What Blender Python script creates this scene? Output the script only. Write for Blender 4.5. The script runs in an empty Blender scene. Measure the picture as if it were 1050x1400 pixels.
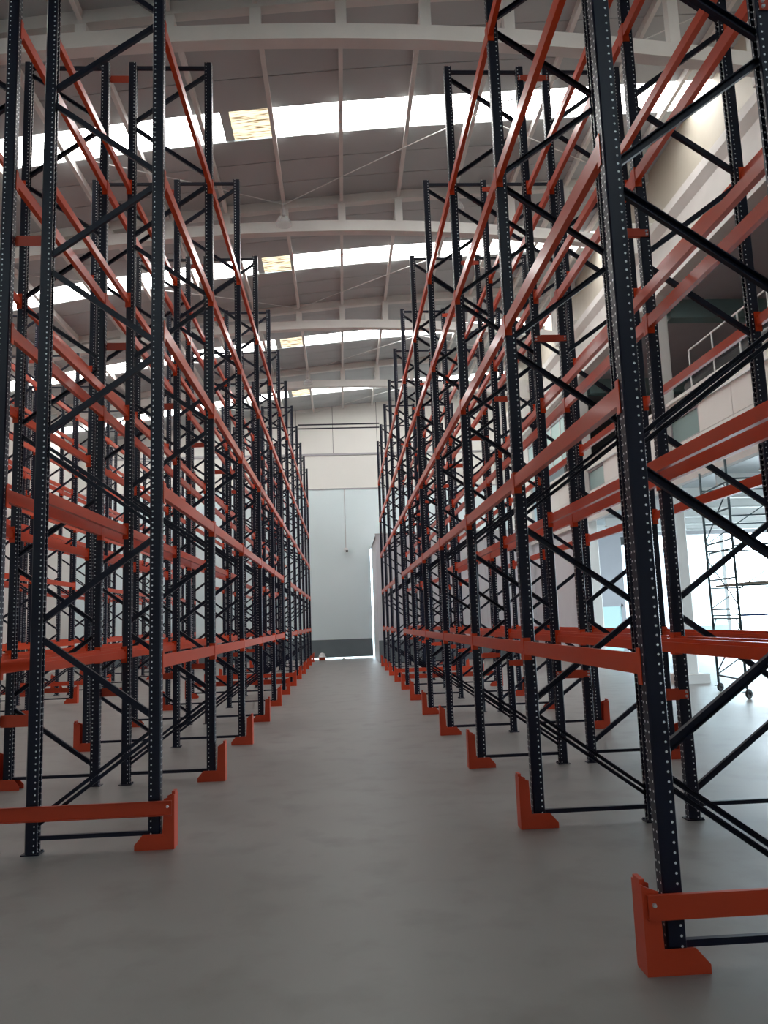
import bpy, math, random
from mathutils import Vector, Matrix
random.seed(7)
SC = bpy.context.scene
COL = SC.collection

# ------------------------------------------------------------------ camera
F_PX, PITCH, YAW, ROLL, CAM_H = 1067.25, 0.1390, 0.0556, -0.0355, 1.7987
fw = Vector((math.sin(YAW)*math.cos(PITCH), math.cos(YAW)*math.cos(PITCH), math.sin(PITCH)))
rt = Vector((math.cos(YAW), -math.sin(YAW), 0))
up = rt.cross(fw)
r2 = rt*math.cos(ROLL) + up*math.sin(ROLL)
u2 = -rt*math.sin(ROLL) + up*math.cos(ROLL)
cd = bpy.data.cameras.new('camera')
cd.sensor_fit = 'VERTICAL'; cd.sensor_height = 36.0; cd.lens = F_PX*36.0/1400.0
cd.clip_start = 0.05; cd.clip_end = 400
cam = bpy.data.objects.new('camera', cd); COL.objects.link(cam)
m = Matrix((r2, u2, -fw)).transposed().to_4x4(); m.translation = (0, 0, CAM_H)
cam.matrix_world = m
SC.camera = cam

# ------------------------------------------------------------------ world, daylight portals, exposure
w = bpy.data.worlds.new('world'); SC.world = w; w.use_nodes = True
bg = w.node_tree.nodes['Background']
bg.inputs['Color'].default_value = (0.72, 0.89, 1.0, 1)
bg.inputs['Strength'].default_value = 13.0
def portal(name, loc, normal, sx, sy):
    d = bpy.data.lights.new(name, 'AREA'); d.shape = 'RECTANGLE'; d.size = sx; d.size_y = sy
    d.cycles.is_portal = True
    o = bpy.data.objects.new(name, d); COL.objects.link(o); o.location = loc
    o.rotation_euler = Vector(normal).to_track_quat('-Z', 'Z').to_euler()
    return o
SC.view_settings.view_transform = 'Standard'; SC.view_settings.look = 'None'
SC.view_settings.gamma = 1.0; SC.view_settings.use_curve_mapping = False
SC.view_settings.exposure = 0.0
SKY_E = 11.5          # daylight coming through the translucent roof sheets

# ------------------------------------------------------------------ main measures
L = 2.8                                   # bay length
XL, XR, YL, YR = -1.62, 1.63, 6.91, 4.163  # aisle post lines and first frames
D, G, TOP = 1.0, 0.36, 9.33               # frame depth (post centres), back-to-back gap, frame height
LEV = (1.58, 3.07, 4.565, 6.05, 7.6)      # beam tops
Y_BACK, Y_REAR, X_LEFT, X_COL = 40.2, -9.0, -13.5, 8.8
X_OUT, Y_PART, X_PART, H_PART = 20.0, 34.8, 1.52, 5.65
TRUSS = [12.8 + 6.93*i for i in range(-3, 4)]
ROOF = [(-14, 11.2), (-9, 11.98), (-7, 12.33), (-5.5, 12.53), (-4, 12.75), (-2.3, 12.95), (0, 13.18), (2, 13.35), (4, 13.46), (6.5, 13.62), (9.5, 13.82)]
def roof_z(x):
    for (a, za), (b, zb) in zip(ROOF, ROOF[1:]):
        if x <= b: return za + (zb-za)*(x-a)/(b-a)
    return ROOF[-1][1]
def chord_z(x): return 12.16 - 0.0095*(x-0.3)**2

# ------------------------------------------------------------------ materials
MATS = {}
def principled(name, col, rough=0.6, metal=0.0, spec=0.5):
    mt = bpy.data.materials.new(name); mt.use_nodes = True
    b = mt.node_tree.nodes['Principled BSDF']
    b.inputs['Base Color'].default_value = (*col, 1); b.inputs['Roughness'].default_value = rough
    b.inputs['Metallic'].default_value = metal; b.inputs['Specular IOR Level'].default_value = spec
    MATS[name] = mt
    return mt, mt.node_tree, b
def noisy(name, c1, c2, scale, rough=0.7, detail=6, bump=0.0, coord='Object', c3=None, scale2=None, rvar=0.0, spec=0.5):
    mt, nt, b = principled(name, c1, rough, 0, spec)
    tc = nt.nodes.new('ShaderNodeTexCoord'); n = nt.nodes.new('ShaderNodeTexNoise')
    n.inputs['Scale'].default_value = scale; n.inputs['Detail'].default_value = detail
    nt.links.new(tc.outputs[coord], n.inputs['Vector'])
    r = nt.nodes.new('ShaderNodeValToRGB'); r.color_ramp.elements[0].position = 0.35; r.color_ramp.elements[1].position = 0.68
    r.color_ramp.elements[0].color = (*c1, 1); r.color_ramp.elements[1].color = (*c2, 1)
    nt.links.new(n.outputs['Fac'], r.inputs['Fac'])
    out = r.outputs['Color']
    if c3:
        n2 = nt.nodes.new('ShaderNodeTexNoise'); n2.inputs['Scale'].default_value = scale2; n2.inputs['Detail'].default_value = 8
        nt.links.new(tc.outputs[coord], n2.inputs['Vector'])
        mr = nt.nodes.new('ShaderNodeMapRange'); mr.inputs[1].default_value = 0.5; mr.inputs[2].default_value = 0.75
        nt.links.new(n2.outputs['Fac'], mr.inputs[0])
        mx = nt.nodes.new('ShaderNodeMix'); mx.data_type = 'RGBA'
        nt.links.new(mr.outputs[0], mx.inputs['Factor']); nt.links.new(out, mx.inputs['A']); mx.inputs['B'].default_value = (*c3, 1)
        out = mx.outputs['Result']
    nt.links.new(out, b.inputs['Base Color'])
    if rvar:
        rr = nt.nodes.new('ShaderNodeMapRange'); rr.inputs[3].default_value = rough-rvar; rr.inputs[4].default_value = rough+rvar
        nt.links.new(n.outputs['Fac'], rr.inputs[0]); nt.links.new(rr.outputs[0], b.inputs['Roughness'])
    if bump:
        bp = nt.nodes.new('ShaderNodeBump'); bp.inputs['Strength'].default_value = bump; bp.inputs['Distance'].default_value = 0.01
        nt.links.new(n.outputs['Fac'], bp.inputs['Height']); nt.links.new(bp.outputs['Normal'], b.inputs['Normal'])
    return mt
NAVY = (0.0038, 0.0058, 0.0195)
principled('navy', NAVY, 0.38, 0, 0.32)
mt, nt, b = principled('orange', (0.65, 0.058, 0.009), 0.30, 0, 0.28)
b.inputs['Coat Weight'].default_value = 0.15; b.inputs['Coat Roughness'].default_value = 0.10
principled('orange_guard', (0.53, 0.048, 0.012), 0.42)
noisy('floor', (0.215, 0.203, 0.190), (0.262, 0.250, 0.236), 0.55, 0.42, 7, 0.05, c3=(0.185, 0.173, 0.161), scale2=2.3, rvar=0.08)
noisy('concrete', (0.68, 0.66, 0.63), (0.75, 0.73, 0.70), 1.3, 0.75)
noisy('roof_sheet', (0.43, 0.455, 0.46), (0.47, 0.495, 0.50), 0.5, 0.7)
noisy('wall_paint', (0.76, 0.75, 0.71), (0.80, 0.79, 0.75), 0.35, 0.7)
noisy('wall_blue', (0.74, 0.855, 0.88), (0.77, 0.885, 0.91), 0.35, 0.6)
noisy('beige_wall', (0.52, 0.48, 0.40), (0.62, 0.58, 0.50), 0.6, 0.6)
noisy('dado', (0.14, 0.175, 0.195), (0.17, 0.205, 0.225), 1.2, 0.55)
noisy('partition', (0.66, 0.67, 0.71), (0.70, 0.71, 0.75), 0.5, 0.5)
noisy('grey_wall', (0.40, 0.39, 0.41), (0.44, 0.43, 0.45), 0.8, 0.7)
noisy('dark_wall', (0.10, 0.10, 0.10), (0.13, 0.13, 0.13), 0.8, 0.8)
noisy('deck', (0.42, 0.46, 0.48), (0.5, 0.54, 0.56), 1.5, 0.35)
noisy('ground', (0.5, 0.5, 0.48), (0.6, 0.6, 0.58), 0.4, 0.9)
principled('joint', (0.12, 0.12, 0.115), 0.9)
principled('galv', (0.62, 0.63, 0.64), 0.4, 0.7)
principled('white_rail', (0.78, 0.78, 0.76), 0.4)
principled('scaffold', (0.035, 0.07, 0.085), 0.45)
principled('scaffold_blue', (0.03, 0.07, 0.25), 0.45)
noisy('plank', (0.26, 0.22, 0.17), (0.34, 0.29, 0.22), 6, 0.8)
principled('rubber', (0.02, 0.02, 0.022), 0.8)
principled('black_pipe', (0.02, 0.021, 0.024), 0.3)
principled('teal_pane', (0.22, 0.34, 0.335), 0.12)
principled('teal_door', (0.58, 0.80, 0.78), 0.4)
principled('white_plastic', (0.8, 0.8, 0.8), 0.4)
principled('lens_black', (0.01, 0.01, 0.01), 0.15)
principled('steel_cable', (0.7, 0.7, 0.68), 0.4, 0.5)
mt, nt, b = principled('lamp_glass', (0.85, 0.87, 0.88), 0.12)
b.inputs['Alpha'].default_value = 0.2
# perforated uprights: navy paint, rows of slots at a 50 mm pitch painted pale as light coming through
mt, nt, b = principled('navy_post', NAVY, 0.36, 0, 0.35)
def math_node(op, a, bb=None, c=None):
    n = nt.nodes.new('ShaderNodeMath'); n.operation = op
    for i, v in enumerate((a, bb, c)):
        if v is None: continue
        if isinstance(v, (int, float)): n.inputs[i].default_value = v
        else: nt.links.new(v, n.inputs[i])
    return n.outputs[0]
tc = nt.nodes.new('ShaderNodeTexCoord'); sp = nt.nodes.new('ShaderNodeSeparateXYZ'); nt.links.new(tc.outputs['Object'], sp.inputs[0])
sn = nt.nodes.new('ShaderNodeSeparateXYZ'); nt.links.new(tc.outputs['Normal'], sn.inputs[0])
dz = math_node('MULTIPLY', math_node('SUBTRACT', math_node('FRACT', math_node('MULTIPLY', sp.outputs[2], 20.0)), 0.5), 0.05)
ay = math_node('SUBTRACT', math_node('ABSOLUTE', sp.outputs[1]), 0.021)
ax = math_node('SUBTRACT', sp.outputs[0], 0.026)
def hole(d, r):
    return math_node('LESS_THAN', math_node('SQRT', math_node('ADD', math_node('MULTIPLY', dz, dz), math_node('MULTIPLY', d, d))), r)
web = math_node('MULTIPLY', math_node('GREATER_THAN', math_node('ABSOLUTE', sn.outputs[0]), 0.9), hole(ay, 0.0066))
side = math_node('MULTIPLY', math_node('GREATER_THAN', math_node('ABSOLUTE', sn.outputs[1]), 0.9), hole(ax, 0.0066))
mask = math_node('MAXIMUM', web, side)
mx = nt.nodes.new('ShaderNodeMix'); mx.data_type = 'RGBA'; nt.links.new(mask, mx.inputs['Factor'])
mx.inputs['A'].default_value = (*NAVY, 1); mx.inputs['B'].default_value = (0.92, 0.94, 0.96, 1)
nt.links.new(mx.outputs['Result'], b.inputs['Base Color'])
# roof lights
def emit(name, col, strength, stain=None):
    mt = bpy.data.materials.new(name); mt.use_nodes = True; nt = mt.node_tree
    nt.nodes.remove(nt.nodes['Principled BSDF']); e = nt.nodes.new('ShaderNodeEmission')
    e.inputs['Color'].default_value = (*col, 1); e.inputs['Strength'].default_value = strength
    if stain:
        tc = nt.nodes.new('ShaderNodeTexCoord'); n = nt.nodes.new('ShaderNodeTexNoise'); n.inputs['Scale'].default_value = 5.0
        mp = nt.nodes.new('ShaderNodeMapping'); mp.inputs['Scale'].default_value = (0.45, 4.5, 1)
        nt.links.new(tc.outputs['Object'], mp.inputs[0]); nt.links.new(mp.outputs[0], n.inputs['Vector'])
        r = nt.nodes.new('ShaderNodeValToRGB'); r.color_ramp.elements[0].position = 0.36; r.color_ramp.elements[1].position = 0.50
        r.color_ramp.elements[0].color = (*stain, 1); r.color_ramp.elements[1].color = (*col, 1)
        nt.links.new(n.outputs['Fac'], r.inputs['Fac']); nt.links.new(r.outputs['Color'], e.inputs['Color'])
    nt.links.new(e.outputs[0], nt.nodes['Material Output'].inputs['Surface'])
    MATS[name] = mt
emit('rooflight', (1.0, 0.99, 0.97), SKY_E)
emit('rooflight_dimmed', (1.0, 0.97, 0.92), SKY_E*0.5)      # nearest bay, out of view, dimmed to keep the near floor dark
emit('rooflight_stained', (1.0, 0.88, 0.62), 1.5, stain=(0.20, 0.12, 0.05))

# ------------------------------------------------------------------ mesh helpers
class MB:
    def __init__(s): s.v = []; s.f = []
    def add(s, vs, fs):
        o = len(s.v); s.v += [tuple(v) for v in vs]; s.f += [tuple(o+i for i in f) for f in fs]; return s
    def box(s, x0, x1, y0, y1, z0, z1):
        return s.add([(x0,y0,z0),(x1,y0,z0),(x1,y1,z0),(x0,y1,z0),(x0,y0,z1),(x1,y0,z1),(x1,y1,z1),(x0,y1,z1)],
                     [(3,2,1,0),(4,5,6,7),(0,1,5,4),(1,2,6,5),(2,3,7,6),(3,0,4,7)])
    def prism(s, pts, axis, a, b):
        """polygon pts (2-D) swept along axis from a to b; 'x': (y,z) 'y': (x,z) 'z': (x,y)"""
        mk = {'x': lambda p, t: (t, p[0], p[1]), 'y': lambda p, t: (p[0], t, p[1]), 'z': lambda p, t: (p[0], p[1], t)}[axis]
        n = len(pts); area = sum(pts[i][0]*pts[(i+1)%n][1]-pts[(i+1)%n][0]*pts[i][1] for i in range(n))
        flip = (area < 0) != (axis == 'y')
        vs = [mk(p, a) for p in pts] + [mk(p, b) for p in pts]
        fs = [tuple(range(n))[::-1], tuple(range(n, 2*n))] + [(i, (i+1)%n, n+(i+1)%n, n+i) for i in range(n)]
        if flip: fs = [f[::-1] for f in fs]
        return s.add(vs, fs)
    def bar(s, p, q, w, h, upv=(0,1,0)):
        p, q = Vector(p), Vector(q); d = (q-p).normalized(); a = d.cross(Vector(upv))
        if a.length < 1e-4: a = d.cross(Vector((1,0,0)))
        a.normalize(); b = a.cross(d); a = a*w/2; b = b*h/2
        vs = [p-a-b, p+a-b, p+a+b, p-a+b, q-a-b, q+a-b, q+a+b, q-a+b]
        return s.add(vs, [(0,1,2,3),(7,6,5,4),(1,0,4,5),(2,1,5,6),(3,2,6,7),(0,3,7,4)])
    def tube(s, pts, r, n=8):
        pts = [Vector(p) for p in pts]; o = []
        for i, p in enumerate(pts):
            d = (pts[min(i+1, len(pts)-1)] - pts[max(i-1, 0)]).normalized()
            a = d.cross(Vector((0,0,1)));  a = a if a.length > 1e-3 else Vector((1,0,0)); a.normalize(); b = d.cross(a)
            o += [p + a*r*math.cos(2*math.pi*k/n) + b*r*math.sin(2*math.pi*k/n) for k in range(n)]
        fs = []
        for i in range(len(pts)-1):
            for k in range(n): fs.append((i*n+k, i*n+(k+1)%n, (i+1)*n+(k+1)%n, (i+1)*n+k))
        fs += [tuple(range(n))[::-1], tuple((len(pts)-1)*n+k for k in range(n))]
        return s.add(o, fs)
    def lathe(s, prof, n=16, c=(0,0,0)):
        o = []; fs = []
        for r, z in prof: o += [(c[0]+r*math.cos(2*math.pi*k/n), c[1]+r*math.sin(2*math.pi*k/n), c[2]+z) for k in range(n)]
        for i in range(len(prof)-1):
            for k in range(n): fs.append((i*n+k, i*n+(k+1)%n, (i+1)*n+(k+1)%n, (i+1)*n+k))
        return s.add(o, fs)
    def mesh(s, name, mat):
        me = bpy.data.meshes.new(name); me.from_pydata(s.v, [], s.f); me.materials.append(MATS[mat]); me.update(); return me
def link(name, data, parent=None, loc=(0,0,0), rot=(0,0,0)):
    o = bpy.data.objects.new(name, data); COL.objects.link(o); o.parent = parent; o.location = loc; o.rotation_euler = rot; return o
def part(name, mb, mat, parent=None, loc=(0,0,0), rot=(0,0,0), smooth=False):
    me = mb.mesh(name, mat)
    if smooth: me.polygons.foreach_set('use_smooth', [True]*len(me.polygons))
    return link(name, me, parent, loc, rot)
def tag(o, label=None, cat=None, group=None, kind=None):
    for k, v in (('label', label), ('category', cat), ('group', group), ('kind', kind)):
        if v: o[k] = v
    return o
def structure(name, label, cat):
    return tag(link(name, None), label, cat, kind='structure')

# ------------------------------------------------------------------ floor and outside ground
fl = part('floor', MB().box(X_LEFT-0.3, X_OUT+0.3, Y_REAR-0.3, Y_BACK+0.3, -0.2, 0), 'floor')
tag(fl, 'bare grey concrete warehouse floor between the racks', 'floor', kind='structure')
gr = part('ground', MB().box(-120, 120, -60, 160, -0.4, -0.21), 'ground')
tag(gr, 'pale sunlit ground outside the open doorway', 'ground', kind='structure')

# ------------------------------------------------------------------ roof
roof = structure('ceiling', 'grey panelled warehouse roof with rows of bright skylights and pale trusses', 'ceiling')
PUR = [0.245 + 1.535*i for i in range(-9, 6)]
XS = [X_LEFT-0.2] + PUR + [X_COL+0.35]
def strip(x_list, y0, y1, dz0, dz1, mb=None):
    mb = mb or MB(); n = len(x_list); vs = []
    for x in x_list:
        z = roof_z(x); vs += [(x,y0,z+dz0),(x,y1,z+dz0),(x,y1,z+dz1),(x,y0,z+dz1)]
    fs = [(0,1,2,3), (4*n-1,4*n-2,4*n-3,4*n-4)]
    for i in range(n-1):
        a, c = 4*i, 4*i+4
        fs += [(a, c, c+1, a+1), (a+1, c+1, c+2, a+2), (a+2, c+2, c+3, a+3), (a+3, c+3, c, a)]
    return mb.add(vs, fs)
SKY0, SKY1 = 3.05, 4.10
bays = [(TRUSS[i], TRUSS[i+1]) for i in range(len(TRUSS)-1)] + [(TRUSS[-1], TRUSS[-1]+6.93)]
XO = [-2.42, -2.22, PUR[8]]     # overlap of two roof sheets: dark lap, stained corrugated piece
for bi, (a, c) in enumerate(bays):
    rows = [a + SKY0*k/3 for k in range(4)] + [a + SKY1 + (c-a-SKY1)*k/3 for k in range(4)]
    for k in (0, 1, 2, 4, 5, 6):
        part('roof_panel', strip(XS, rows[k]+0.012, rows[k+1]-0.012, 0.0, 0.07), 'roof_sheet', roof)
    part('roof_deck', strip(XS, a, a+SKY0, 0.07, 0.13), 'joint', roof)
    part('roof_deck', strip(XS, a+SKY1, c, 0.07, 0.13), 'joint', roof)
    if bi < 2:                                            # unseen bays, closed over so the near floor stays dark
        part('roof_panel', strip(XS, a+SKY0, a+SKY1, 0.0, 0.1), 'roof_sheet', roof); continue
    sk = link('skylight', None, roof); sheet = 'rooflight_dimmed' if bi == 2 else 'rooflight'
    for i in range(len(XS)-1):
        x0, x1 = XS[i], XS[i+1]
        if abs(x1 - XO[2]) < 1e-3: x1 = XO[0]
        part('skylight_sheet', strip([x0+0.02, x1], a+SKY0, a+SKY0+0.355, 0.05, 0.07), sheet, sk)
        part('skylight_sheet', strip([x0+0.02, x1], a+SKY0+0.375, a+SKY1, 0.05, 0.07), sheet, sk)
    part('lap_seam', strip(XS, a+SKY0+0.35, a+SKY0+0.38, 0.045, 0.08), 'galv', sk)
    part('lap_plate', strip([XO[0], XO[1]], a+SKY0, a+SKY1, 0.02, 0.06), 'roof_sheet', sk)
    mb = MB(); n = 28; vs = []
    for j in range(n+1):
        y = a+SKY0 + (SKY1-SKY0)*j/n; dzz = 0.02 + 0.022*math.sin(j/n*2*math.pi*3.5)
        for x in (XO[1], XO[2]): vs.append((x, y, roof_z(x)+dzz))
    mb.add(vs, [(2*j, 2*j+1, 2*j+3, 2*j+2) for j in range(n)])
    part('stained_sheet', mb, 'rooflight_stained', sk)
for x in PUR:                                             # purlins run along the hall
    z = roof_z(x)
    for (a, c) in bays:
        part('purlin', MB().prism([(x-0.045,z-0.20),(x+0.045,z-0.20),(x+0.045,z-0.17),(x+0.035,z-0.15),(x+0.035,z),(x-0.035,z),(x-0.035,z-0.15),(x-0.045,z-0.17)], 'y', a+0.11, c-0.11), 'concrete', roof)
for t in TRUSS[1:]:
    tr = link('roof_truss', None, roof)
    xs = [X_LEFT + (X_COL-X_LEFT)*i/36 for i in range(37)]
    poly = [(x, chord_z(x)) for x in xs] + [(x, chord_z(x)+0.30) for x in reversed(xs)]
    vs = []; fs = []
    for i, x in enumerate(xs):
        z = chord_z(x); vs += [(x,t-0.13,z),(x,t+0.13,z),(x,t+0.13,z+0.30),(x,t-0.13,z+0.30)]
    for i in range(len(xs)-1):
        a = 4*i; c = a+4; fs += [(a,c,c+1,a+1),(a+1,c+1,c+2,a+2),(a+2,c+2,c+3,a+3),(a+3,c+3,c,a)]
    fs += [(0,1,2,3), (len(vs)-1,len(vs)-2,len(vs)-3,len(vs)-4)]
    part('bottom_chord', MB().add(vs, fs), 'concrete', tr)
    part('top_chord', strip(XS[:-1]+[X_COL], t-0.10, t+0.10, -0.25, -0.003), 'concrete', tr)
    for x in PUR:
        z0, z1 = chord_z(x)+0.29, roof_z(x)-0.24
        if z1 - z0 > 0.05: part('post', MB().box(x-0.10, x+0.10, t-0.09, t+0.09, z0, z1), 'concrete', tr)
    part('end_block', MB().box(X_COL-0.9, X_COL+0.05, t-0.16, t+0.16, chord_z(X_COL-0.4)-0.12, chord_z(X_COL-0.4)+0.75), 'concrete', tr)
for (a, c) in bays[2:]:                                   # crossed wind-bracing cables under the sheets
    for s0, s1 in (((-10.6, a+0.3), (-1.29, c-0.3)), ((-1.29, c-0.3), (8.0, a+0.3)), ((3.35, (a+c)/2), (8.0, c-0.3))):
        for _ in (0,):
            pts = []
            for k in range(9):
                u = k/8; x = s0[0]+(s1[0]-s0[0])*u; y = s0[1]+(s1[1]-s0[1])*u
                pts.append((x, y, roof_z(x)-0.24))
            part('bracing_cable', MB().tube(pts, 0.012, 5), 'steel_cable', roof)

# ------------------------------------------------------------------ back wall
wb = structure('wall_back', 'tall pale panelled end wall with dark grey dado', 'wall')
def back_panels(z0, z1, edges, mat, tp=None):
    for x0, x1 in zip(edges, edges[1:]):
        if tp: part('panel', MB().prism([(x0+0.012,z0+0.012),(x1-0.012,z0+0.012),(x1-0.012,tp(x1)),(x0+0.012,tp(x0))], 'y', Y_BACK, Y_BACK+0.2), mat, wb)
        else: part('panel', MB().box(x0+0.012, x1-0.012, Y_BACK, Y_BACK+0.2, z0+0.012, z1-0.012), mat, wb)
DX0, DX1, DXJ, DZT = -1.75, 1.445, 1.52, 5.55           # big sliding leaf, a little open on its right and at the floor
for a, c in ((X_LEFT-.2, DX0), (DXJ, X_OUT)): part('dado_panel', MB().box(a, c, Y_BACK-0.02, Y_BACK+0.2, 0, 0.97), 'dado', wb)
ED = [X_LEFT-.2, -9.6, -4.2, 2.2, 8.2, 14.2, X_OUT]
back_panels(0.97, 8.72, [X_LEFT-.2, -9.6, -4.2, DX0], 'wall_blue'); back_panels(0.97, 8.72, [DXJ, 8.2, 14.2, X_OUT], 'wall_blue')
part('panel', MB().box(DX0-0.012, DXJ+0.012, Y_BACK, Y_BACK+0.2, DZT, 8.708), 'wall_blue', wb)
back_panels(8.72, 10.55, ED, 'wall_paint')
back_panels(10.55, 13.9, [X_LEFT-.2, -9.6, -6.9, -4.4, -2.25, -0.32, 2.0, 4.4, 6.9, 9.6, 12, X_OUT], 'wall_paint', tp=lambda x: roof_z(x)+0.1)
part('panel_core', MB().box(X_LEFT-.3, DX0, Y_BACK+0.03, Y_BACK+0.25, 0, 14.2).box(DXJ, X_OUT+.2, Y_BACK+0.03, Y_BACK+0.25, 0, 14.2).box(DX0, DXJ, Y_BACK+0.03, Y_BACK+0.25, DZT, 14.2), 'joint', wb)
sl = structure('door_3', 'tall pale sliding door leaf with grey base, daylight showing at its edge', 'door')
part('leaf', MB().box(DX0+0.004, DX1, Y_BACK, Y_BACK+0.12, 0.97, DZT), 'wall_blue', sl)
part('base_band', MB().box(DX0+0.004, DX1, Y_BACK-0.02, Y_BACK+0.12, 0.075, 0.97), 'dado', sl)
portal('daylight_portal_back', (0.0, Y_BACK+0.3, DZT/2), (0,-1,0), 3.3, DZT)
part('ledge', MB().box(X_LEFT, X_COL, Y_BACK-0.05, Y_BACK+0.02, 10.50, 10.60), 'grey_wall', wb)
part('ledge', MB().box(X_LEFT, X_COL, Y_BACK-0.03, Y_BACK+0.02, 8.69, 8.75), 'grey_wall', wb)

# ------------------------------------------------------------------ left wall and wall behind the viewer
wl = structure('wall_left', 'pale side wall beyond the far racks', 'wall')
part('panel', MB().box(X_LEFT-0.25, X_LEFT, Y_REAR, Y_BACK+0.2, 0, 12.2), 'wall_paint', wl)
wr0 = structure('wall_rear', 'plain wall behind the viewer closing the hall', 'wall')
part('panel', MB().box(X_LEFT-0.3, X_OUT+0.3, Y_REAR-0.25, Y_REAR, 0, 14.4), 'wall_paint', wr0)

# ------------------------------------------------------------------ partition block by the end wall
pw = structure('wall_partition', 'low white partition block with grey dado behind the rack ends', 'wall')
part('side_panel', MB().box(X_PART, X_PART+0.12, Y_PART+0.12, Y_BACK-0.03, 0, H_PART), 'partition', pw)
XE = [X_PART, 4.0, 6.4, X_COL]
for x0, x1 in zip(XE, XE[1:]):
    part('panel', MB().box(x0+(0.004 if x0 > 2 else 0), x1-0.004, Y_PART, Y_PART+0.12, 0.97, H_PART), 'partition', pw)
part('dado_panel', MB().box(X_PART-0.004, X_COL, Y_PART-0.012, Y_PART+0.12, 0, 0.97), 'dado', pw)
part('top_cap', MB().box(X_PART-0.03, X_COL, Y_PART-0.03, Y_PART+0.15, H_PART, H_PART+0.06), 'galv', pw)
part('roof_slab', MB().box(X_PART, X_COL, Y_PART+0.12, Y_BACK-0.03, H_PART-0.15, H_PART-0.01), 'partition', pw)

# ------------------------------------------------------------------ right side: columns, edge beam, mezzanine
wr = structure('wall_right', 'column line with edge beam and white mezzanine front along the hall', 'wall')
for t in TRUSS:
    if t > 33: continue
    co = link('column', None, wr)
    part('shaft', MB().prism([(8.46,t-0.17),(8.49,t-0.2),(8.83,t-0.2),(8.86,t-0.17),(8.86,t+0.17),(8.83,t+0.2),(8.49,t+0.2),(8.46,t+0.17)], 'z', 0.0, 10.2), 'concrete', co)
    part('pedestal', MB().box(8.28, 9.02, t-0.45, t+0.35, 0, 0.22), 'concrete', co)
    part('corbel', MB().prism([(t-0.2,9.75),(t-0.75,10.25),(t-0.75,10.35),(t+0.75,10.35),(t+0.75,10.25),(t+0.2,9.75)], 'x', 8.47, 8.85), 'concrete', co)
yb0, yb1 = Y_REAR, Y_BACK-0.05
IB = [(8.45,10.05),(8.95,10.05),(8.95,10.4),(8.80,10.62),(8.80,11.55),(8.95,11.75),(8.95,11.98),(8.45,11.98),(8.45,11.75),(8.60,11.55),(8.60,10.62),(8.45,10.4)]
for y0, y1 in zip([yb0]+TRUSS[1:], TRUSS[1:]+[yb1]):
    part('edge_beam', MB().prism(IB, 'y', y0+0.008, y1-0.008), 'concrete', wr)
    part('upper_panel', MB().box(8.72, 8.9, y0+0.006, y1-0.006, 11.98, 14.0), 'beige_wall', wr)
MZ = TRUSS[5]                                             # mezzanine bays before this, closed wall beyond
part('mezzanine_slab', MB().box(8.66, X_OUT, Y_REAR, 29.6, 5.05, 5.32), 'concrete', wr)
part('slab_edge', MB().box(8.52, 8.68, Y_REAR, Y_BACK-.1, 4.95, 5.35), 'concrete', wr)
for i in range(19):
    y = -8 + 2.0*i
    part('joist', MB().prism([(y-0.09,4.72),(y+0.09,4.72),(y+0.09,4.75),(y+0.02,4.77),(y+0.02,5.05),(y-0.02,5.05),(y-0.02,4.77),(y-0.09,4.75)], 'x', 9.0, X_OUT-0.2), 'white_rail', wr)
part('soffit', MB().box(8.9, X_OUT, Y_REAR, 29.5, 5.02, 5.05), 'deck', wr)
# parapet of white panels between the columns
for y0, y1 in zip(TRUSS, TRUSS[1:]):
    if y0 > 33: continue
    n = 4; s = (y1-y0-0.42)/n
    for k in range(n):
        a = y0+0.21+k*s; c = a+s
        for (z0, z1) in ((5.36, 6.02), (6.03, 6.74), (6.75, 7.10)):
            if z0 == 6.03 and k == 3 and 12 < y0 < 20: continue          # window opening
            part('parapet_panel', MB().box(8.66, 8.78, a+0.008, c-0.008, z0, z1), 'wall_paint', wr)
    part('parapet_cap', MB().box(8.60, 8.84, y0+0.2, y1-0.2, 7.10, 7.18), 'concrete', wr)
    part('parapet_core', MB().box(8.70, 8.76, y0+0.2, y1-0.2, 5.33, 6.03), 'joint', wr)
    part('cable_tray', MB().box(8.60, 8.64, y0+0.2, y1-0.2, 6.73, 6.77), 'galv', wr)
for n_, y0 in enumerate(TRUSS[3:5]):
    a = y0 + 0.21 + 3*(6.93-0.42)/4; c = y0+6.93-0.21
    wn = structure('window_%d' % (n_+1), 'small grey-green window in the white mezzanine front, ' + ('nearer' if n_ == 0 else 'farther') + ' of the two', 'window')
    part('pane', MB().box(8.70, 8.73, a+0.05, c-0.05, 6.05, 6.66), 'teal_pane', wn)
    part('window_frame', MB().box(8.67, 8.77, a, c, 6.66, 6.74).box(8.67, 8.77, a, a+0.05, 6.03, 6.66).box(8.67, 8.77, c-0.05, c, 6.03, 6.66).box(8.67, 8.77, a, c, 6.03, 6.05), 'grey_wall', wn)
# upper storey interior
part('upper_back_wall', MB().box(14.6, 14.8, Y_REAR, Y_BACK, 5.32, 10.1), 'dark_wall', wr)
part('upper_ceiling', MB().box(8.9, 15, Y_REAR, Y_BACK, 10.06, 10.2), 'grey_wall', wr)
for y in (6, 12.8, 19.7, 26.6):
    part('cross_beam', MB().box(8.95, 14.6, y-0.2, y+0.2, 9.55, 10.06), 'teal_pane', wr)
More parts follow.
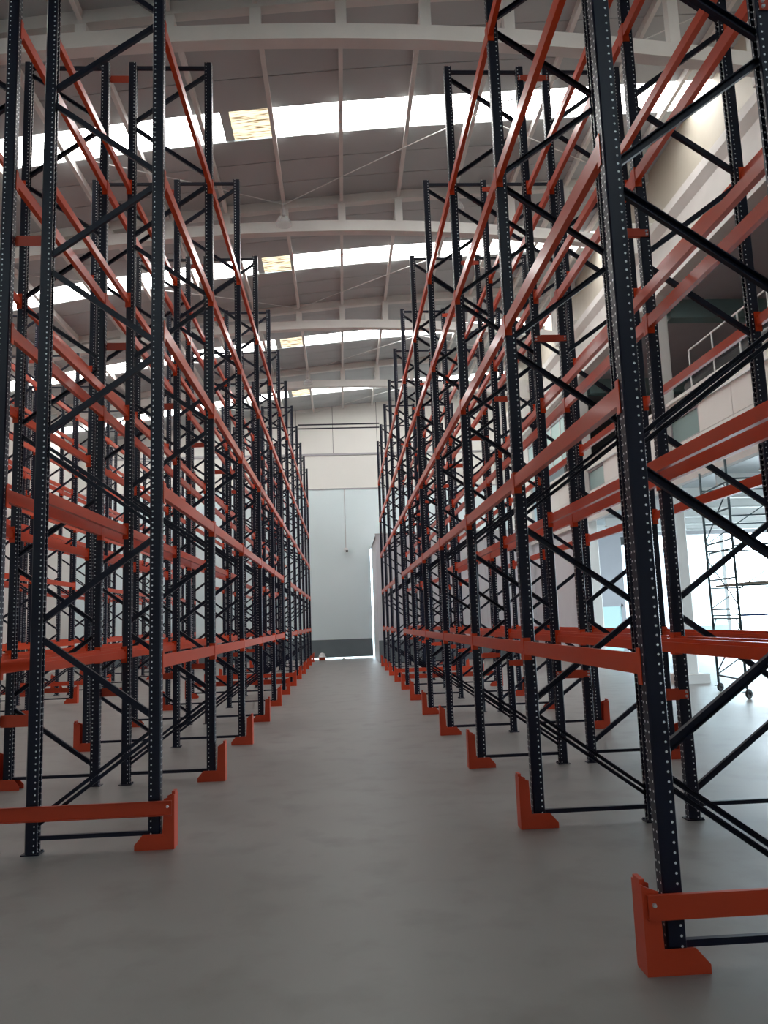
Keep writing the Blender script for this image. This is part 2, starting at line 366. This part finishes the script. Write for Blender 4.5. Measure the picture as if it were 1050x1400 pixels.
# glazed front of the far mezzanine bay
gz = structure('window_4', 'pale teal glazed front above the far white wall', 'window')
y0, y1 = MZ+0.2, Y_PART+0.05
n = 6
for k in range(n):
    a = y0+(y1-y0)*k/n; c = y0+(y1-y0)*(k+1)/n
    for z0, z1 in ((7.55, 8.5), (8.55, 9.4)):
        part('pane', MB().box(8.70, 8.74, a+0.03, c-0.03, z0, z1), 'teal_door', gz)
    part('mullion', MB().box(8.66, 8.78, c-0.03, c+0.03, 7.5, 9.45), 'white_rail', gz)
part('transom', MB().box(8.66, 8.78, y0, y1, 9.4, 9.6), 'grey_wall', gz)
part('transom', MB().box(8.67, 8.77, y0, y1, 8.5, 8.55), 'white_rail', gz)
part('far_upper_wall', MB().box(8.68, 8.8, MZ+0.2, Y_BACK-.1, 9.6, 10.1).box(8.68, 8.8, Y_PART+.05, Y_BACK-.1, 5.36, 9.6), 'wall_paint', wr)
# closed lower wall beyond the second column
LW = [MZ+0.2, 29.5, 32.1, Y_PART]
for a, c in zip(LW, LW[1:]):
    part('lower_wall_panel', MB().box(8.62, 8.75, a+0.006, c-0.006, 0.0, 4.95), 'partition', wr)
# end wall of the undercroft with the large open doorway
ew = structure('wall_undercroft', 'grey return wall beside the large bright doorway', 'wall')
part('panel', MB().box(8.75, 10.75, 29.5, 29.75, 0, 5.03), 'grey_wall', ew)
part('lintel', MB().box(10.75, X_OUT, 29.5, 29.75, 4.72, 5.03), 'grey_wall', ew)
part('side_panel', MB().box(X_OUT, X_OUT+0.25, Y_REAR, 8, 0, 10.2).box(X_OUT, X_OUT+0.25, 28, 29.75, 0, 10.2).box(X_OUT, X_OUT+0.25, 8, 28, 4.6, 10.2), 'wall_paint', ew)  # gap in this wall: unseen opening added to brighten the right-hand floor
portal('daylight_portal_side', (X_OUT+0.3, 18, 2.3), (-1,0,0), 20, 4.6)
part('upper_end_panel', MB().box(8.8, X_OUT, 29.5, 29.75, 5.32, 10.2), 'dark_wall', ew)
portal('daylight_portal_right', (15.4, 29.8, 2.36), (0,-1,0), 9.2, 4.7)
d2 = structure('door_1', 'small pale teal door in the grey return wall', 'door')
part('leaf', MB().box(9.75, 10.55, 29.44, 29.49, 0.02, 2.05), 'teal_door', d2)
part('door_frame', MB().box(9.68, 9.75, 29.42, 29.5, 0, 2.12).box(10.55, 10.62, 29.42, 29.5, 0, 2.12).box(9.68, 10.62, 29.42, 29.5, 2.05, 2.12), 'grey_wall', d2)
part('handle', MB().bar((10.45,29.40,1.0), (10.33,29.40,1.0), 0.025, 0.025).bar((10.45,29.40,1.0), (10.45,29.45,1.0), 0.02, 0.02), 'galv', d2)
d3 = structure('door_2', 'open glazed leaf standing in the bright doorway', 'door')
part('pane', MB().box(13.12, 13.15, 29.1, 29.9, 0.1, 2.9), 'lamp_glass', d3)
part('door_frame', MB().box(13.10, 13.17, 29.05, 29.12, 0, 3.0).box(13.10, 13.17, 29.88, 29.95, 0, 3.0).box(13.10, 13.17, 29.05, 29.95, 2.9, 3.0), 'teal_door', d3)

# ------------------------------------------------------------------ pallet racks
def cached(fn):
    c = {}
    def g(*a):
        if a not in c: c[a] = fn(*a)
        return c[a]
    return g
@cached
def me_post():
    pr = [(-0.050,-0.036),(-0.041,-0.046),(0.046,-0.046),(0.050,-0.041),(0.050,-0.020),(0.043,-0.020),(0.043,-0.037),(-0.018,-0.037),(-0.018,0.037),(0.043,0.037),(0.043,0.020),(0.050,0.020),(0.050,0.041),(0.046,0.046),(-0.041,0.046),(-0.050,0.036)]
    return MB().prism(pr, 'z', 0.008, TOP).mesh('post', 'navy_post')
@cached
def me_foot(): return MB().box(-0.075,0.075,-0.062,0.062,0,0.009).lathe([(0.012,0.009),(0.012,0.022),(0,0.022)],6,(0.062,0.045,0)).lathe([(0.012,0.009),(0.012,0.022),(0,0.022)],6,(0.062,-0.045,0)).mesh('foot_plate','navy')
HP = 0.83; E = 0.075
@cached
def me_brace(upward, dbl):
    za, zb = E, HP-E
    x0, x1 = (D-0.03, 0.03) if upward else (0.03, D-0.03)
    mb = MB()
    w = 0.030 if dbl else 0.05
    # a channel: web and two flanges
    p, q = Vector((x0,0,za)), Vector((x1,0,zb)); d = (q-p).normalized(); nrm = Vector((-d.z,0,d.x))
    mb.bar(p+Vector((0,0.016,0)), q+Vector((0,0.016,0)), w, 0.006)
    for s in (-1, 1): mb.bar(p+nrm*s*(w/2-0.003), q+nrm*s*(w/2-0.003), 0.006, 0.034)
    return mb.mesh('brace', 'navy')
@cached
def me_strut(h): return MB().box(0.045, D-0.045, -0.014, 0.020, -h/2, h/2).mesh('strut', 'navy')
BL = L - 0.096
@cached
def me_beam(rear):
    s = -1 if rear else 1
    pr = [(-0.052*s,-0.112),(-0.052*s,0.0),(-0.026*s,0.0),(-0.026*s,-0.030),(-0.004*s,-0.030),(-0.004*s,-0.112)]
    return MB().prism(pr, 'y', 0, BL).mesh('beam', 'orange')
@cached
def me_connector(rear, end):
    s = -1 if rear else 1; t = -1 if end else 1
    mb = MB(); x0, x1 = sorted((-0.0575*s, 0.010*s))
    mb.box(x0, x1, *sorted((0.0, 0.006*t)), -0.165, 0.03)
    xa, xb = sorted((-0.0575*s, -0.0525*s))
    mb.box(xa, xb, *sorted((-0.046*t, 0.006*t)), -0.165, 0.03)
    return mb.mesh('beam_connector', 'orange')
@cached
def me_guard():
    mb = MB(); o = [(-0.165,0.0),(0.155,0.0),(0.155,0.045),(0.085,0.125),(-0.075,0.125),(-0.085,0.40),(-0.165,0.43)]
    for y in (-0.070, 0.064): mb.prism(o, 'y', y, y+0.006)
    mb.box(-0.171,-0.163,-0.070,0.070,0,0.432); mb.box(-0.171,-0.145,-0.046,0.046,0.432,0.455)
    mb.box(-0.163,-0.13,-0.064,0.064,0,0.006)
    return mb.mesh('post_guard', 'orange_guard')
@cached
def me_bolt(): return MB().lathe([(0.0,0.012),(0.010,0.012),(0.012,0.0)],8).mesh('bolt','galv')
@cached
def me_spacer():
    mb = MB().box(-G/2+0.05, G/2-0.05, -0.052, -0.0465, -0.05, 0.05)
    mb.box(-G/2-0.03, G/2+0.03, -0.057, -0.052, -0.038, 0.038)
    return mb.mesh('row_spacer', 'orange_guard')
@cached
def me_rail(n):
    x0, x1 = -0.15, (2*D+G+0.15 if n == 2 else D+0.05)
    pr = [(-0.012,0.27),(0.012,0.27),(0.012,0.276),(-0.006,0.276),(-0.006,0.384),(0.012,0.384),(0.012,0.39),(-0.012,0.39)]
    return MB().prism(pr, 'x', x0, x1).mesh('end_rail', 'orange_guard')
def rack(label, x, y_first, n, rot, tunnel, ends=True, spacers=False, doubled_rail=False):
    """front posts at x; rot 0: aisle on the -x side, rot 1: aisle on the +x side"""
    R = tag(link('pallet_rack', None, None, (x, y_first, 0), (0, 0, math.pi*rot)), label, 'rack', 'orange and navy pallet racks')
    s = -1 if rot else 1
    for k in range(n):
        ly = s*k*L
        F = link('upright_frame', None, R, (0, ly, 0))
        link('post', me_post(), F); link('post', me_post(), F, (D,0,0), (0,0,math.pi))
        link('foot_plate', me_foot(), F); link('foot_plate', me_foot(), F, (D,0,0), (0,0,math.pi))
        link('strut', me_strut(0.035), F, (0,0,0.125)); link('strut', me_strut(0.045), F, (0,0,TOP-0.06))
        for i in range(11):
            z = 0.17 + HP*i; upw = i % 2 == 0
            if i in (0, 3) and spacers:
                for o in (-0.027, 0.027): link('brace', me_brace(upw, True), F, (0,0,z+o))
            else: link('brace', me_brace(upw, False), F, (0,0,z - (0.06 if i == 10 else 0)))
        g = link('post_guard', me_guard(), R, (0, ly, 0))
        if spacers:
            for z in (1.07, 5.4, 9.15):
                sp_ = link('row_spacer', me_spacer(), R, (D+G/2, ly, z))
                if k < 3:
                    for bx in (-1, 1):
                        for bz in (-0.018, 0.018): link('bolt', me_bolt(), sp_, (bx*(G/2+0.01), -0.057 if not rot else -0.046, bz), (math.pi/2,0,0))
        rails = []
        if ends and k == 0: rails.append((-1, doubled_rail))
        if tunnel and k == tunnel[0]: rails.append((1, doubled_rail))
        if tunnel and k == tunnel[1]: rails.append((-1, doubled_rail))
        for side, dbl in rails:
            if spacers:
                rl = link('end_rail', me_rail(2), R, (0, ly + s*side*0.083, 0))
                if k < 2: link('bolt', me_bolt(), rl, (-0.12, -0.012*s, 0.345), (math.pi/2*s,0,0))
    for k in range(n-1):
        y0 = s*k*L + (0.048 if s > 0 else -L+0.048)
        for li, z in enumerate(LEV):
            if tunnel and k == tunnel[0] and li < 2: continue
            for rear in (0, 1):
                B = link('beam', me_beam(rear), R, (D*rear, y0, z))
                link('beam_connector', me_connector(rear, 0), B); link('beam_connector', me_connector(rear, 1), B, (0, BL, 0))
    return R
W2 = 2*D + G
rl_ = rack('navy and orange pallet rack lining the left side of the central aisle', XL, YL, 12, 1, (5, 6), True, True)
rack('navy and orange pallet rack lining the right side of the central aisle', XR, YR, 11, 0, (6, 7), True, True)
rack('pallet rack standing back to back behind the rack left of the aisle', XL-W2, YL, 12, 0, (5, 6), False)
rack('pallet rack standing back to back behind the right rack, facing the scaffold tower', XR+W2, YR, 11, 1, (6, 7), False)
X2 = -7.05
rack('distant pallet rack at far left, its front facing across the next aisle', X2, YL+2*L, 10, 1, (3, 4), False, True)
rack('outermost pallet rack at far left, back to back behind another distant rack', X2-W2, YL+2*L, 10, 0, (3, 4), False)
# tie bars over the aisle between two frame tops
ta = tag(link('aisle_tie', None, None, (0, YL+8*L, TOP+0.03)), 'thin dark double tie bar spanning the aisle between two rack frame tops', 'tie bar')
for dz in (0.0, -0.15):
    part('tie_bar', MB().bar((XL+0.065, 0, dz), (XR-0.065, 0, dz), 0.04, 0.05, (0,1,0)), 'navy', ta)

# ------------------------------------------------------------------ mobile scaffold tower
ST = tag(link('scaffold_tower', None, None, (8.05, 15.65, 0), (0, 0, math.radians(-7))), 'dark green tubular scaffold tower on caster wheels by the bright doorway', 'scaffold')
SW, SD, SR = 1.75, 1.62, 0.028          # long side along x (away from hall), short side along y
corners = [(0,0),(0,SD),(SW,0),(SW,SD)]
for (cx, cy) in corners:
    part('leg', MB().tube([(cx,cy,0.20),(cx,cy,4.9)], SR, 8), 'scaffold', ST, smooth=True)
    cs = link('caster', None, ST, (cx, cy, 0))
    part('wheel', MB().lathe([(0.03,-0.025),(0.085,-0.025),(0.095,-0.012),(0.095,0.012),(0.085,0.025),(0.03,0.025)], 16), 'rubber', cs, (0.03,0,0.096), (math.pi/2,0,0.6))
    part('fork', MB().bar((0,0,0.24),(0.02,0.035,0.10),0.012,0.05).bar((0,0,0.24),(0.02,-0.035,0.10),0.012,0.05), 'scaffold', cs)
    part('brake', MB().box(-0.09,-0.02,-0.03,0.03,0.13,0.145), 'scaffold', cs)
tiers = [(0.28, 1.72), (1.72, 3.16), (3.16, 4.55)]
for ti, (z0, z1) in enumerate(tiers):
    for cx in (0, SW):                      # end frames
        for z in (z0+0.08, z0+0.72, z1-0.12): part('rung', MB().tube([(cx,0,z),(cx,SD,z)], 0.02, 6), 'scaffold', ST)
        part('gusset', MB().tube([(cx,SD,z1-0.36),(cx,SD-0.22,z1-0.12)], 0.012, 6).tube([(cx,0,z1-0.36),(cx,0.22,z1-0.12)], 0.012, 6), 'scaffold', ST)
    for cy in (0, SD):
        part('ledger', MB().tube([(0,cy,z1-0.06),(SW,cy,z1-0.06)], 0.018, 6), 'scaffold_blue' if (ti == 0 and cy == 0) else 'scaffold', ST)
        part('ledger', MB().tube([(0,cy,z0+0.55),(SW,cy,z0+0.55)], 0.016, 6), 'scaffold', ST)
    part('diagonal', MB().tube([(0,0,z0+0.15),(0,SD,z1-0.25)] if ti % 2 else [(0,SD,z0+0.15),(0,0,z1-0.25)], 0.014, 6), 'scaffold', ST)
    part('diagonal', MB().tube([(0,SD,z0+0.1),(SW,SD,z1-0.2)], 0.012, 6), 'scaffold', ST)
for x in (0.35, 0.75, 1.15):
    part('plank', MB().box(x-0.17, x+0.17, -0.15, SD+0.15, 2.30, 2.335), 'plank', ST)

# ------------------------------------------------------------------ high-bay lamps
def lamp(label, x, y, zc):
    o = tag(link('high_bay_lamp', None, None, (x, y, zc)), label, 'lamp', 'high bay lamps')
    part('hook', MB().tube([(0,0,0.64),(0,0,0.46)], 0.012, 6), 'galv', o)
    part('ballast', MB().lathe([(0,0.45),(0.035,0.45),(0.05,0.42),(0.05,0.29),(0.035,0.25),(0,0.25)], 12), 'galv', o, smooth=True)
    part('glass_reflector', MB().lathe([(0.07,0.25),(0.12,0.22),(0.17,0.15),(0.205,0.06),(0.215,0.0),(0.208,0.0),(0.197,0.06),(0.163,0.145),(0.115,0.212),(0.065,0.242)], 20), 'lamp_glass', o, smooth=True)
for (x, y, t) in ((PUR[8], TRUSS[4]-0.35, 'glass high bay lamp hanging by the second truss, left of centre'), (PUR[8], TRUSS[6]-0.35, 'small distant glass high bay lamp hanging before the end wall'), (PUR[11], TRUSS[4]-0.35, 'glass high bay lamp hanging above the right rack')):
    lamp(t, x, y, roof_z(x)-0.20-0.64)

# ------------------------------------------------------------------ camera on the end wall, things on the floor
sc_ = tag(link('security_camera', None, None, (0.2, Y_BACK-0.03, 5.45)), 'small white surveillance camera on a long conduit down the end wall', 'camera')
part('conduit', MB().tube([(0,-0.01,0.14),(0,-0.01,3.25)], 0.022, 6), 'galv', sc_)
part('junction_box', MB().box(-0.09,0.09,-0.10,0.0,0.0,0.16), 'white_plastic', sc_)
part('body', MB().bar((0,-0.10,0.06),(0.05,-0.42,-0.04),0.13,0.13,(0,0,1)), 'white_plastic', sc_)
part('lens', MB().bar((0.05,-0.42,-0.04),(0.056,-0.45,-0.05),0.10,0.10,(0,0,1)), 'lens_black', sc_)
hh = tag(link('hard_hat', None, None, (-1.12, 39.2, 0.0)), 'white domed hard hat on an orange block beside the last rack foot', 'helmet')
part('block', MB().prism([(-0.16,-0.12),(0.16,-0.12),(0.18,0.12),(-0.18,0.12)], 'z', 0, 0.16), 'orange_guard', hh)
part('shell', MB().lathe([(0.2,0.17),(0.16,0.18),(0.15,0.26),(0.11,0.33),(0.05,0.365),(0,0.37)], 16), 'white_plastic', hh, smooth=True)
part('brim', MB().lathe([(0.15,0.16),(0.21,0.16),(0.21,0.172),(0.15,0.172)], 16), 'white_plastic', hh)
for i, (x, y, s_) in enumerate(((-0.05, 39.6, 0.16), (0.24, 39.4, 0.09))):
    mb = MB(); vs = [(s_*math.cos(a)*random.uniform(.6,1), s_*.7*math.sin(a)*random.uniform(.6,1), random.uniform(0.0,0.02)) for a in [k*math.pi/4 for k in range(8)]]
    mb.add(vs + [(0,0,0.09*(s_/0.16))], [(k, (k+1) % 8, 8) for k in range(8)])
    o = part('paper_scrap', mb, 'white_plastic', None, (x, y, 0.0))
    tag(o, ('larger' if i == 0 else 'smaller') + ' crumpled white paper scrap on the floor by the end wall', 'scrap', 'paper scraps')

# ------------------------------------------------------------------ mezzanine railing and pipes
rg = tag(link('guard_railing', None, None, (8.72, 0, 7.18)), 'white tubular guard railing on top of the mezzanine parapet', 'railing')
ys = [13.4, 14.6, 15.8, 17.0, 18.2]
for y in ys: part('baluster', MB().tube([(0,y,0),(0,y,1.0)], 0.022, 6), 'white_rail', rg)
for z in (0.5, 1.0): part('top_rail' if z == 1.0 else 'mid_rail', MB().tube([(0,ys[0],z),(0,ys[-1],z)], 0.022, 6), 'white_rail', rg)
for i, (x, z, r) in enumerate(((9.25, 7.59, 0.17), (9.62, 7.72, 0.15))):
    o = part('duct_pipe', MB().tube([(x,12.0,z),(x,19.4,z)], r, 14), 'black_pipe', None, smooth=True)
    tag(o, ('front' if i == 0 else 'rear') + ' dark round duct running behind the mezzanine railing', 'pipe', 'dark ducts on the mezzanine')
for y in (12.4, 15.7, 19.0):
    part('duct_support', MB().box(9.15, 9.95, y-0.05, y+0.05, 5.32, 7.41), 'galv', wr)
